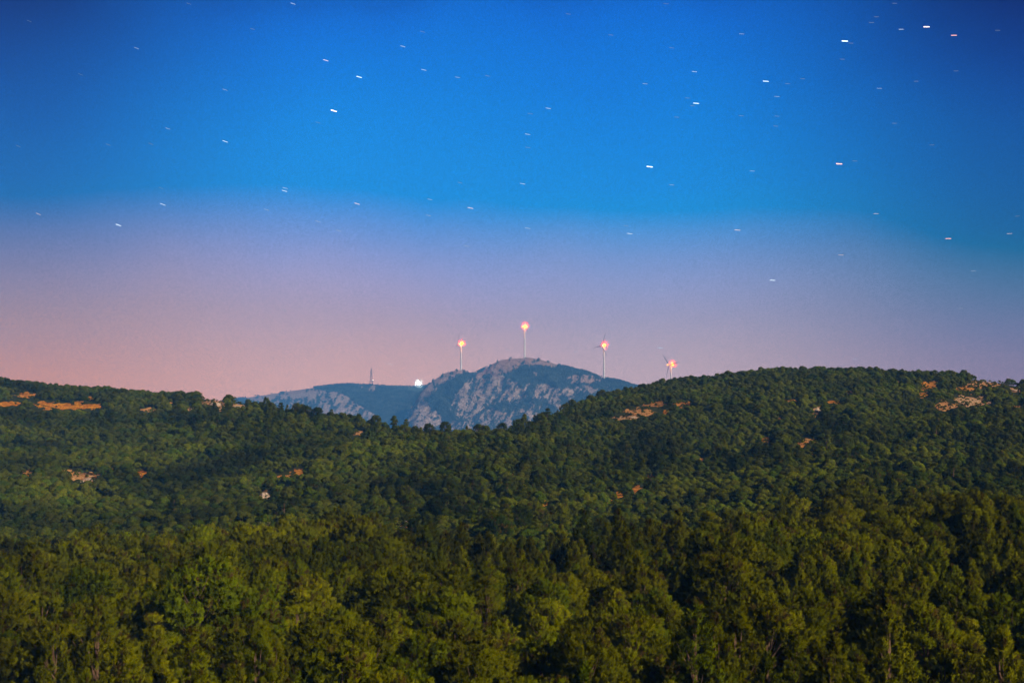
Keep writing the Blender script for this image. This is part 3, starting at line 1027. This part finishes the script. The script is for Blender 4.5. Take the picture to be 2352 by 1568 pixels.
for r in range(0, len(cand), rowlen):
    row = sorted(cand[r:r + rowlen], key=lambda i: TX[i])
    for q, i in enumerate(row):
        look = 'low round' if sc[i] < .7 else ('rounded' if sc[i] < .9 else 'large rounded')
        rowtxt = 'first scrub row above the near forest' if r == 0 else '%s scrub row above the near forest' % ROWW[r // rowlen]
        ot = 'leftmost' if q == 0 else ('rightmost' if q == len(row) - 1 else '%s from left' % ordn(q))
        lab = '%s oak bush, %s, %s' % (look, rowtxt, ot)
        e, c, t = place_tree('oak_bush', BUSH[pk[i]][0], BUSH[pk[i]][1], X[i], Y[i], Z[i], rz[i], (sc[i],) * 3, lab, 'bush', 'oak bushes at the foot of the hills')
        bush_proto.setdefault(int(pk[i]), c)
bk = sorted(bush_proto)
rest = np.setdiff1d(np.arange(len(X)), cand)
pick = np.array([bk.index(int(k)) for k in pk[rest]])
stuff_cloud('oak_scrub', 'dense green oak scrub covering the middle hills', 'scrub', np.stack([X[rest], Y[rest], Z[rest]], -1), rz[rest], sc[rest], pick, [bush_proto[k] for k in bk], M_OAK)


# --- mountain woods
def mountain_points(h, rng_, d0, u0, u1, s, slack):
    cu, cd = rng_
    X, Y = jitter_grid(u0 * 3650 * K, u1 * 3650 * K, d0 * K, 3680 * K, s * K)
    U = X / Y
    keep = (U > u0) & (U < u1) & (Y < (np.interp(U, cu, cd) + slack) * K)
    X, Y, U = X[keep], Y[keep], U[keep]
    Z = h(U, Y)
    px, py = proj(X, Y, Z)
    rk, br = rock_mask(px, py)
    k = (rk < .3) & (py < 1020)
    return np.stack([X[k], Y[k], Z[k]], -1), rk


far_parent_mat = M_FAR
pm, _ = mountain_points(h_mass, r_mass, 2800, uw(880, 900)[0], uw(1560, 900)[0], 4.6, 8)
pr, _ = mountain_points(h_ridge, r_ridge, 3120, uw(520, 900)[0], uw(1060, 900)[0], 5.0, 8)
PF = np.concatenate([pm, pr])
far_holder = []
# the crowns of the far wood: single small trees on the mountain's crest that can be told apart
CRESTT = [(1240, 3350), (1262, 3346), (1292, 3338), (1312, 3334)]
for k in range(3):
    Xs, d = CRESTT[k]
    d = d * K
    u = uw(Xs, 850)[0]
    z = float(h_mass(np.array([u]), np.array([d - 4.0]))[0])
    o = obj('mountain_tree', FARB[k], None, (u * d, d - 4.0, z))
    tag(o, 'tiny dark tree on the mountain crest, %s of three right of the middle turbine' % ['leftmost', 'middle', 'rightmost'][k], 'tree', 'crest trees')
    far_holder.append(o)
stuff_cloud('mountain_woods', 'dark woods on the distant mountain and ridge', 'forest', PF, RNG.uniform(0, 6.28, len(PF)), RNG.uniform(1.0, 1.9, len(PF)), RNG.integers(0, 3, len(PF)), far_holder, M_FAR)

# ------------------------------------------------------------------ rocks on the hills
def rock_mesh(name, s):
    bm_v, bm_f = [], []
    import bmesh
    bm = bmesh.new()
    bmesh.ops.create_icosphere(bm, subdivisions=3, radius=1.0)
    sd = RNG.uniform(0, 50)
    for v in bm.verts:
        c = v.co
        k = 0.75 + 0.5 * float(fbm(np.array([c.x * 1.3 + sd + c.z]), np.array([c.y * 1.3 + sd - c.z * .7]), 3, 7)[0])
        q = c * k
        q.z *= .62
        q.x = round(q.x * 3.2) / 3.2 * .5 + q.x * .5
        q.z = round(q.z * 3.5) / 3.5 * .6 + q.z * .4
        v.co = Vector((q.x * s[0], q.y * s[1], q.z * s[2]))
    me = bpy.data.meshes.new(name); bm.to_mesh(me); bm.free()
    me.materials.append(M_ROCK)
    return me


for (rx, ry, s, lab) in [(608, 1142, (1.7, 1.4, 2.6), 'tall pale boulder beside the layered pine on the left hillside'),
                         (617, 1146, (1.5, 1.2, 1.5), 'smaller pale boulder right of the tall pale boulder'),
                         (205, 1103, (2.4, 1.5, 1.2), 'flat pale rock slab at the right end of the lower left clearing'),
                         (185, 1106, (1.8, 1.3, 1.0), 'low pale rock in the middle of the lower left clearing'),
                         (497, 932, (3.6, 2.0, 2.6), 'large tan rock face just under the left crest'),
                         (545, 937, (3.0, 2.0, 1.7), 'tan rock right of the large rock face under the left crest'),
                         (1878, 946, (1.8, 1.4, 2.8), 'narrow pale rock pile on the middle of the right hill'),
                         (932, 1204, (1.6, 1.2, 1.7), 'small pale rock just above the near forest, centre left'),
                         (2330, 899, (3.4, 2, 1.6), 'pale rock ledge near the crest at the right edge'),
                         (1455, 960, (3.0, 2.0, 1.2), 'pale rock ledge below the orange clearing of the right hill')]:
    x, y, z = ground_hit(rx, ry)
    o = obj('boulder', rock_mesh('boulder', s), None, (x, y, z + s[2] * .15))
    o.rotation_euler = (0, 0, RNG.uniform(0, 3))
    tag(o, lab, 'rock', 'pale rocks on the hills')


# ------------------------------------------------------------------ wind turbines
def lathe(profile, k=20):
    vs, fs = [], []
    for r, z in profile:
        for j in range(k):
            a = 2 * math.pi * j / k
            vs.append((r * math.cos(a), r * math.sin(a), z))
    for i in range(len(profile) - 1):
        for j in range(k):
            fs.append((i * k + j, i * k + (j + 1) % k, (i + 1) * k + (j + 1) % k, (i + 1) * k + j))
    return vs, fs


def box(cx, cy, cz, sx, sy, sz):
    v = [(cx + a * sx / 2, cy + b_ * sy / 2, cz + c * sz / 2) for a in (-1, 1) for b_ in (-1, 1) for c in (-1, 1)]
    f = [(0, 1, 3, 2), (4, 6, 7, 5), (0, 4, 5, 1), (2, 3, 7, 6), (0, 2, 6, 4), (1, 5, 7, 3)]
    return v, f


def blade_mesh(Lb):
    """one rotor blade along +Z, hub end at 0: round root, broad shoulder, thin tip"""
    vs, fs = [], []
    secs = [(0, .9, .9), (.04, .85, .85), (.10, 1.1, .65), (.20, 1.55, .40), (.35, 1.25, .28), (.55, .9, .2), (.75, .62, .14), (.92, .38, .09), (1.0, .08, .04)]
    for t, c, th in secs:
        tw = math.radians(14 * (1 - t))
        for j in range(12):
            a = 2 * math.pi * j / 12
            x, y = c * math.cos(a) + (.35 * c if t > .06 else 0), th * math.sin(a)
            vs.append((x * math.cos(tw) - y * math.sin(tw), x * math.sin(tw) + y * math.cos(tw), t * Lb))
    for i in range(len(secs) - 1):
        for j in range(12):
            fs.append((i * 12 + j, i * 12 + (j + 1) % 12, (i + 1) * 12 + (j + 1) % 12, (i + 1) * 12 + j))
    fs.append(tuple(range(11, -1, -1)))
    return mesh_from('blade', vs, fs, [M_BLADE], True)


M_BLADE = simple_mat('blade_paint', (0.50, 0.44, 0.46), 0.5, 0.03, 0.2)
M_LAMP = emis_mat('red_aviation_lamp', (1.0, 0.30, 0.0), 7.0)


def halo_mist_mat(name, col, dens):
    m, t, out = new_mat(name)
    v = t.nodes.new('ShaderNodeVolumeScatter')
    v.inputs['Color'].default_value = col + (1,)
    v.inputs['Density'].default_value = dens
    t.links.new(v.outputs[0], out.inputs['Volume'])
    return m


def uvsphere(r, n=24, m=14, sq=(1, 1, 1)):
    prof = [(r * math.sin(math.pi * i / m), -r * math.cos(math.pi * i / m)) for i in range(m + 1)]
    vs, fs = [], []
    vs.append((0, 0, -r * sq[2]))
    for i in range(1, m):
        for j in range(n):
            a = 2 * math.pi * j / n
            vs.append((prof[i][0] * math.cos(a) * sq[0], prof[i][0] * math.sin(a) * sq[1], prof[i][1] * sq[2]))
    vs.append((0, 0, r * sq[2]))
    top = len(vs) - 1
    for j in range(n):
        fs.append((0, 1 + (j + 1) % n, 1 + j))
        fs.append((top, 1 + (m - 2) * n + j, 1 + (m - 2) * n + (j + 1) % n))
    for i in range(m - 2):
        for j in range(n):
            b0 = 1 + i * n
            fs.append((b0 + j, b0 + (j + 1) % n, b0 + n + (j + 1) % n, b0 + n + j))
    return vs, fs


M_HALO = halo_mist_mat('halo_mist_red', (1.0, 0.06, 0.01), 0.013)  # red scattering volume added round each lamp to imitate its bloom
M_HALOD = halo_mist_mat('dense_halo_mist_red', (1.0, 0.10, 0.0), 0.12)  # denser added volume for the inner part of the bloom
M_HALOW = halo_mist_mat('halo_mist_white', (0.9, 1.0, 0.95), 0.005)  # added volume that gives the floodlight its halo


def turbine(X, Yhub, d, hub_h, yaw, angles, lamps, nac, label):
    p = at(X, Yhub, d * K)
    root = bpy.data.objects.new('wind_turbine', None); COL.objects.link(root)
    root.location = (p.x, p.y, p.z - hub_h * K)
    root.scale = (K, K, K)
    tag(root, label, 'wind turbine', 'wind turbines on the mountain')
    tw = obj('tower', mesh_from('tower', *lathe([(2.6, -8), (2.5, 0), (2.15, hub_h * .4), (1.75, hub_h * .75), (1.45, hub_h - 1.4)], 20), [M_TOWER], True), root)
    head = Matrix.Translation((0, 0, hub_h)) @ Matrix.Rotation(yaw, 4, 'Z')
    # nacelle runs along its own Y; rotor in front at -Y
    v, f = merge([box(0, 1.5, 0, 3.0, nac, 3.0), box(0, 1.5 + nac * .3, 1.75, 2.0, nac * .3, .7)])
    na = obj('nacelle', mesh_from('nacelle', v, f, [M_TOWER]), root)
    bv = na.modifiers.new('round', 'BEVEL'); bv.width = .5; bv.segments = 3
    na.matrix_local = head
    hv, hf = uvsphere(1.7, 16, 10, (1, 1.3, 1))
    hb = obj('hub', mesh_from('hub', hv, hf, [M_TOWER], True), root)
    hb.matrix_local = head @ Matrix.Translation((0, 1.5 - nac / 2 - 1.0, 0))
    for a in angles:
        bl = obj('blade', BL, root)
        bl.matrix_local = head @ Matrix.Translation((0, 1.5 - nac / 2 - 1.4, 0)) @ Matrix.Rotation(a, 4, 'Y')
    for k, (lx, lz, r, pw) in enumerate(lamps):
        # lamps sit on the nacelle, lx metres sideways in the picture plane
        lv, lf = uvsphere(r * .82, 16, 10, (1.35, 1, .85))
        la = obj('aviation_light', mesh_from('aviation_light', lv, lf, [M_LAMP], True), root, (lx, -1.0, hub_h + lz))
        if pw:
            pl = bpy.data.lights.new('aviation_lamp', 'POINT')
            pl.energy = pw; pl.color = (1.0, 0.05, 0.01); pl.shadow_soft_size = 1.0
            lo = bpy.data.objects.new('lamp_light', pl); COL.objects.link(lo); lo.parent = la
            lo.location = (0, -r - 1.2, 1.6)
            for gr, gm in ((6.2, M_HALOD), (11.5, M_HALO)):  # added balls of scattering air shape the halo of glare
                gv, gf = uvsphere(gr, 24, 14)
                gl = obj('glow', mesh_from('glow', gv, gf, [gm], True), la)
                gl.location = (0, -r * .6, 1.0)
    return root


BL = blade_mesh(34)
P = 1.5e6
T_ = [
    (1059, 790, 3330, 78, math.radians(-75), (0.3, 2.394, 4.489), [(2.0, .6, 3.4, P), (-5.5, .2, 1.9, 0)], 13, 'left wind turbine with red light, on the rounded left shoulder of the mountain'),  # small unpowered left lamp added to imitate the light's streak
    (1205, 751, 3365, 80, math.radians(88), (0.2, 2.294, 4.389), [(1.2, .6, 3.2, P), (-3.6, -.2, 1.4, 0), (5.8, -.2, 1.4, 0)], 14, 'tallest-looking wind turbine with red light, on the mountain summit'),  # both small side lamps added to imitate streaks of glare
    (1387, 794, 3290, 80, math.radians(-58), (2.5, 4.594, 6.689), [(1.2, .6, 3.5, P), (-2.8, .3, 2.0, 0)], 10, 'wind turbine with round red light on the right slope of the mountain'),
    (1541, 838, 3300, 75, math.radians(-50), (-0.72, 1.374, 3.469), [(3.0, .5, 3.8, P), (-7.0, .4, 2.2, 0)], 12, 'rightmost wind turbine, half hidden behind the right hill, one blade raised leftwards'),
]
for t in T_:
    turbine(*t)

# ------------------------------------------------------------------ lattice mast
def mast():
    p = at(852.5, 884, 3660 * K)
    root = bpy.data.objects.new('lattice_mast', None); COL.objects.link(root)
    root.location = (p.x, p.y, p.z - 1)
    root.scale = (K, K, K)
    tag(root, 'thin dark steel lattice mast standing on the distant ridge', 'mast')
    H, w0, w1 = 43.0, 3.6, 1.2
    cs = [(-1, -1), (1, -1), (1, 1), (-1, 1)]
    for sx, sy in cs:
        v, f = tube([(sx * w0, sy * w0, -3), (sx * w1, sy * w1, H)], [.40, .28], 6)
        obj('leg', mesh_from('leg', v, f, [M_STEEL]), root)
    parts = []
    nl = 12
    for i in range(nl + 1):
        z = H * i / nl; w = w0 + (w1 - w0) * i / nl
        for a in range(4):
            x1, y1 = cs[a]; x2, y2 = cs[(a + 1) % 4]
            parts.append(tube([(x1 * w, y1 * w, z), (x2 * w, y2 * w, z)], [.16, .16], 4))
            if i < nl:
                z2 = H * (i + 1) / nl; wn = w0 + (w1 - w0) * (i + 1) / nl
                parts.append(tube([(x1 * w, y1 * w, z), (x2 * wn, y2 * wn, z2)], [.14, .14], 4))
                parts.append(tube([(x2 * w, y2 * w, z), (x1 * wn, y1 * wn, z2)], [.14, .14], 4))
    v, f = merge(parts)
    obj('cross_bracing', mesh_from('cross_bracing', v, f, [M_STEEL]), root)
    parts = []
    for k, (z, a) in enumerate([(H - 3, .3), (H - 8, 2.2), (H - 12, 4.0), (H - 15, 1.2)]):
        parts.append(box(math.cos(a) * 1.9, math.sin(a) * 1.9, z, .9, .9, 2.6))
    v, f = merge(parts)
    obj('antenna_panels', mesh_from('antenna_panels', v, f, [M_STEEL]), root)
    v, f = tube([(0, 0, H), (0, 0, H + 4)], [.25, .1], 5)
    obj('top_spike', mesh_from('top_spike', v, f, [M_STEEL]), root)


mast()

# ------------------------------------------------------------------ floodlight on the saddle and two tiny lamps
M_FLOOD = emis_mat('white_floodlight', (0.93, 1.0, 1.0), 30.0)


def lamp_post(name, X, Y, d, r, label, cat, mist=None, power=0, post=8.0):
    p = at(X, Y, d * K)
    root = bpy.data.objects.new(name, None); COL.objects.link(root)
    root.location = (p.x, p.y, p.z - post * K)
    root.scale = (K, K, K)
    tag(root, label, cat)
    v, f = tube([(0, 0, -4), (0, 0, post)], [.3, .18], 8)
    obj('post', mesh_from('post', v, f, [M_STEEL]), root)
    v, f = uvsphere(r, 20, 12)
    b = obj('lamp', mesh_from('lamp', v, f, [M_FLOOD], True), root, (0, 0, post))
    if mist:
        gv, gf = uvsphere(mist, 24, 14)  # ball of scattering air added for the halo
        obj('glow', mesh_from('glow', gv, gf, [M_HALOW], True), b)
        pl = bpy.data.lights.new('floodlamp', 'POINT'); pl.energy = power; pl.color = (.85, 1, .97); pl.shadow_soft_size = 1
        lo = bpy.data.objects.new('lamp_light', pl); COL.objects.link(lo); lo.parent = b; lo.location = (0, -r - 1.5, 1)


lamp_post('floodlight', 962, 880, 3606, 3.9, 'dazzling white floodlight on the saddle left of the mountain', 'light', 12, 7e5, 9)
lamp_post('lamp', 856.5, 872, 3658, 0.6, 'tiny white lamp right of the lattice mast', 'light', None, 0, 9)
lamp_post('lamp', 914, 885, 3652, 0.6, 'tiny white lamp on the ridge, between mast and floodlight', 'light', None, 0, 4)

# ------------------------------------------------------------------ stars (x, y in a 2880 px wide picture, brightness class, warm)
STARS = [(824, 11, 3, 0), (916, 170, 4, 1), (939, 312, 6, 1), (633, 398, 4, 0), (802, 529, 3, 0), (800, 537, 4, 0), (458, 575, 4, 0), (333, 633, 5, 0), (384, 136, 2, 0),
         (633, 253, 2, 0), (472, 362, 2, 0), (424, 405, 1, 0), (108, 602, 3, 1), (750, 590, 2, 0), (894, 623, 2, 0), (227, 210, 1, 0), (710, 82, 1, 0), (894, 345, 1, 0), (453, 529, 1, 0),
         (531, 11, 1, 0), (82, 60, 1, 0), (51, 411, 1, 0), (304, 407, 1, 0), (1133, 131, 3, 0), (1192, 197, 3, 0), (1010, 217, 5, 0), (1287, 218, 2, 0), (1189, 90, 1, 0), (1598, 40, 1, 0),
         (1718, 99, 1, 0), (1814, 236, 2, 0), (1542, 305, 3, 0), (1484, 378, 3, 0), (1491, 320, 1, 0), (1484, 415, 1, 0), (1827, 469, 6, 0), (1004, 573, 4, 1), (1323, 585, 4, 1), (1470, 517, 3, 0),
         (1209, 561, 2, 0), (1205, 606, 2, 0), (1293, 514, 1, 0), (1889, 520, 2, 0), (1873, 11, 1, 0), (1889, 135, 1, 0), (1371, 214, 1, 0), (1903, 330, 1, 0), (2606, 76, 6, 1), (2683, 100, 5, 2),
         (2535, 83, 3, 0), (2376, 116, 6, 0), (1953, 202, 3, 0), (2154, 229, 5, 0), (1958, 291, 5, 0), (1948, 298, 1, 0), (1933, 276, 1, 0), (2185, 272, 2, 0), (2185, 327, 1, 0), (2182, 355, 1, 0),
         (2085, 326, 1, 0), (2086, 96, 2, 0), (2360, 461, 6, 2), (2473, 249, 2, 0), (2516, 347, 1, 0), (2621, 408, 1, 0), (2689, 200, 1, 0), (2806, 86, 1, 0), (2257, 222, 1, 0), (2215, 236, 1, 0),
         (2404, 453, 1, 0), (2116, 481, 2, 0), (2464, 601, 3, 1), (2451, 64, 1, 0), (2465, 48, 1, 0), (2516, 10, 1, 0), (2369, 167, 1, 0), (2577, 229, 1, 0), (2861, 608, 1, 0), (2393, 122, 1, 0),
         (2074, 647, 4, 1), (2365, 717, 3, 1), (2667, 671, 5, 2), (2839, 657, 3, 1), (2173, 788, 5, 0), (2135, 760, 1, 0), (2738, 762, 2, 0), (2209, 828, 1, 0), (2051, 880, 2, 0), (2702, 867, 2, 0),
         (2405, 1009, 3, 0), (1771, 657, 4, 0), (1484, 642, 3, 0), (1313, 692, 2, 0), (1761, 635, 1, 0), (1862, 816, 2, 0), (1857, 978, 4, 0), (1620, 989, 2, 0), (1428, 982, 1, 0), (1291, 773, 1, 0),
         (1311, 874, 1, 0), (231, 866, 2, 1), (655, 777, 1, 0), (799, 872, 1, 0), (953, 649, 2, 0), (1099, 1024, 4, 1)]
SD = 30000.0
SR = {1: (0.8, 14, 0), 2: (0.9, 14.5, 1), 3: (1.1, 15, 2), 4: (1.35, 16, 3), 5: (1.8, 16.5, 4), 6: (2.4, 17.5, 5)}     # thickness, length in 2880 px
SC = {1: 0.45, 2: 0.85, 3: 1.1, 4: 1.6, 5: 2.2, 6: 3.4}
smats = {}
for b_ in range(1, 7):
    for w_ in range(3):
        col = {0: (0.75, 0.9, 1.0), 1: (1.0, 0.80, 0.72), 2: (1.0, 0.45, 0.32)}[w_]
        smats[(b_, w_)] = emis_mat('starlight', col, SC[b_])
sm_mesh = {}


def star_mesh(b_, w_):
    if (b_, w_) in sm_mesh: return sm_mesh[(b_, w_)]
    th, ln, _ = SR[b_]
    m_ = SD / 4000.0
    r, hl_ = th * m_ / 2, (ln - th) * m_ / 2
    v, f = uvsphere(r, 12, 8)
    v = [(x + (hl_ if x > 0 else -hl_), y, z) for x, y, z in v]
    me = mesh_from('star', v, f, [smats[(b_, w_)]], True)
    sm_mesh[(b_, w_)] = me
    return me


ZX = [(0, 720, 'far left'), (720, 1150, 'left'), (1150, 1750, 'centre'), (1750, 2300, 'right'), (2300, 2881, 'far right')]
ZY = [(0, 160, 'top'), (160, 320, 'upper'), (320, 560, 'middle'), (560, 760, 'lower'), (760, 1100, 'lowest')]
zones = {}
for i, (sx, sy, b_, w_) in enumerate(STARS):
    zx = [z[2] for z in ZX if z[0] <= sx < z[1]][0]; zy = [z[2] for z in ZY if z[0] <= sy < z[1]][0]
    cl = 'faint' if b_ <= 1 else ('dim' if b_ == 2 else ('bright' if b_ <= 4 else 'very bright'))
    cc = 'reddish' if w_ == 2 else ('warm white' if w_ == 1 else ('blue-white' if b_ < 3 else 'white'))
    zones.setdefault((cl, cc, zy, zx), []).append(i)
for (cl, cc, zy, zx), ids in zones.items():
    ids.sort(key=lambda i: STARS[i][0])
    for q, i in enumerate(ids):
        sx, sy, b_, w_ = STARS[i]
        X_, Y_ = sx * .8167, sy * .8167
        ang = np.interp(sx, [0, 300, 1100, 1320, 1820, 2370, 2880], [24, 21, 15, 12, 6, 2, -2])
        ang = math.radians(float(ang))
        p = at(X_, Y_, SD)
        right = Vector((1, 0, 0)); up = Vector((0, -math.sin(PITCH), math.cos(PITCH)))
        xa = (right * math.cos(ang) - up * math.sin(ang)).normalized()
        ya = p.normalized(); za = xa.cross(ya).normalized(); ya = za.cross(xa)
        o = obj('star', star_mesh(b_, w_))
        o.matrix_world = Matrix.Translation(p) @ Matrix((xa, ya, za)).transposed().to_4x4()
        if len(ids) == 1:
            lab = '%s %s star, only such one in the %s %s sky' % (cl, cc, zy, zx)
        else:
            lab = '%s %s star, %s %s sky, %s of %d' % (cl, cc, zy, zx, 'leftmost' if q == 0 else ordn(q) + ' from left', len(ids))
        tag(o, lab, 'star', 'stars in the evening sky')

# ------------------------------------------------------------------ haze
def haze():
    m, t, out = new_mat('air')
    v = t.nodes.new('ShaderNodeVolumePrincipled')
    v.inputs['Color'].default_value = (0.11, 0.40, 1.0, 1)
    v.inputs['Density'].default_value = HAZE
    v.inputs['Anisotropy'].default_value = -0.3
    t.links.new(v.outputs[0], out.inputs['Volume'])
    v_, f_ = box(0, 0, 0, 2, 2, 2)
    x, y0, y1, z0, z1 = 5600, -5600, 8400, -91.5, HTOP
    vs = [(a * x, (y0 + y1) / 2 + b2 * (y1 - y0) / 2, (z0 + z1) / 2 + c * (z1 - z0) / 2) for a in (-1, 1) for b2 in (-1, 1) for c in (-1, 1)]
    o = obj('haze', mesh_from('haze', vs, f_, [m]))
    tag(o, kind='stuff')


haze()
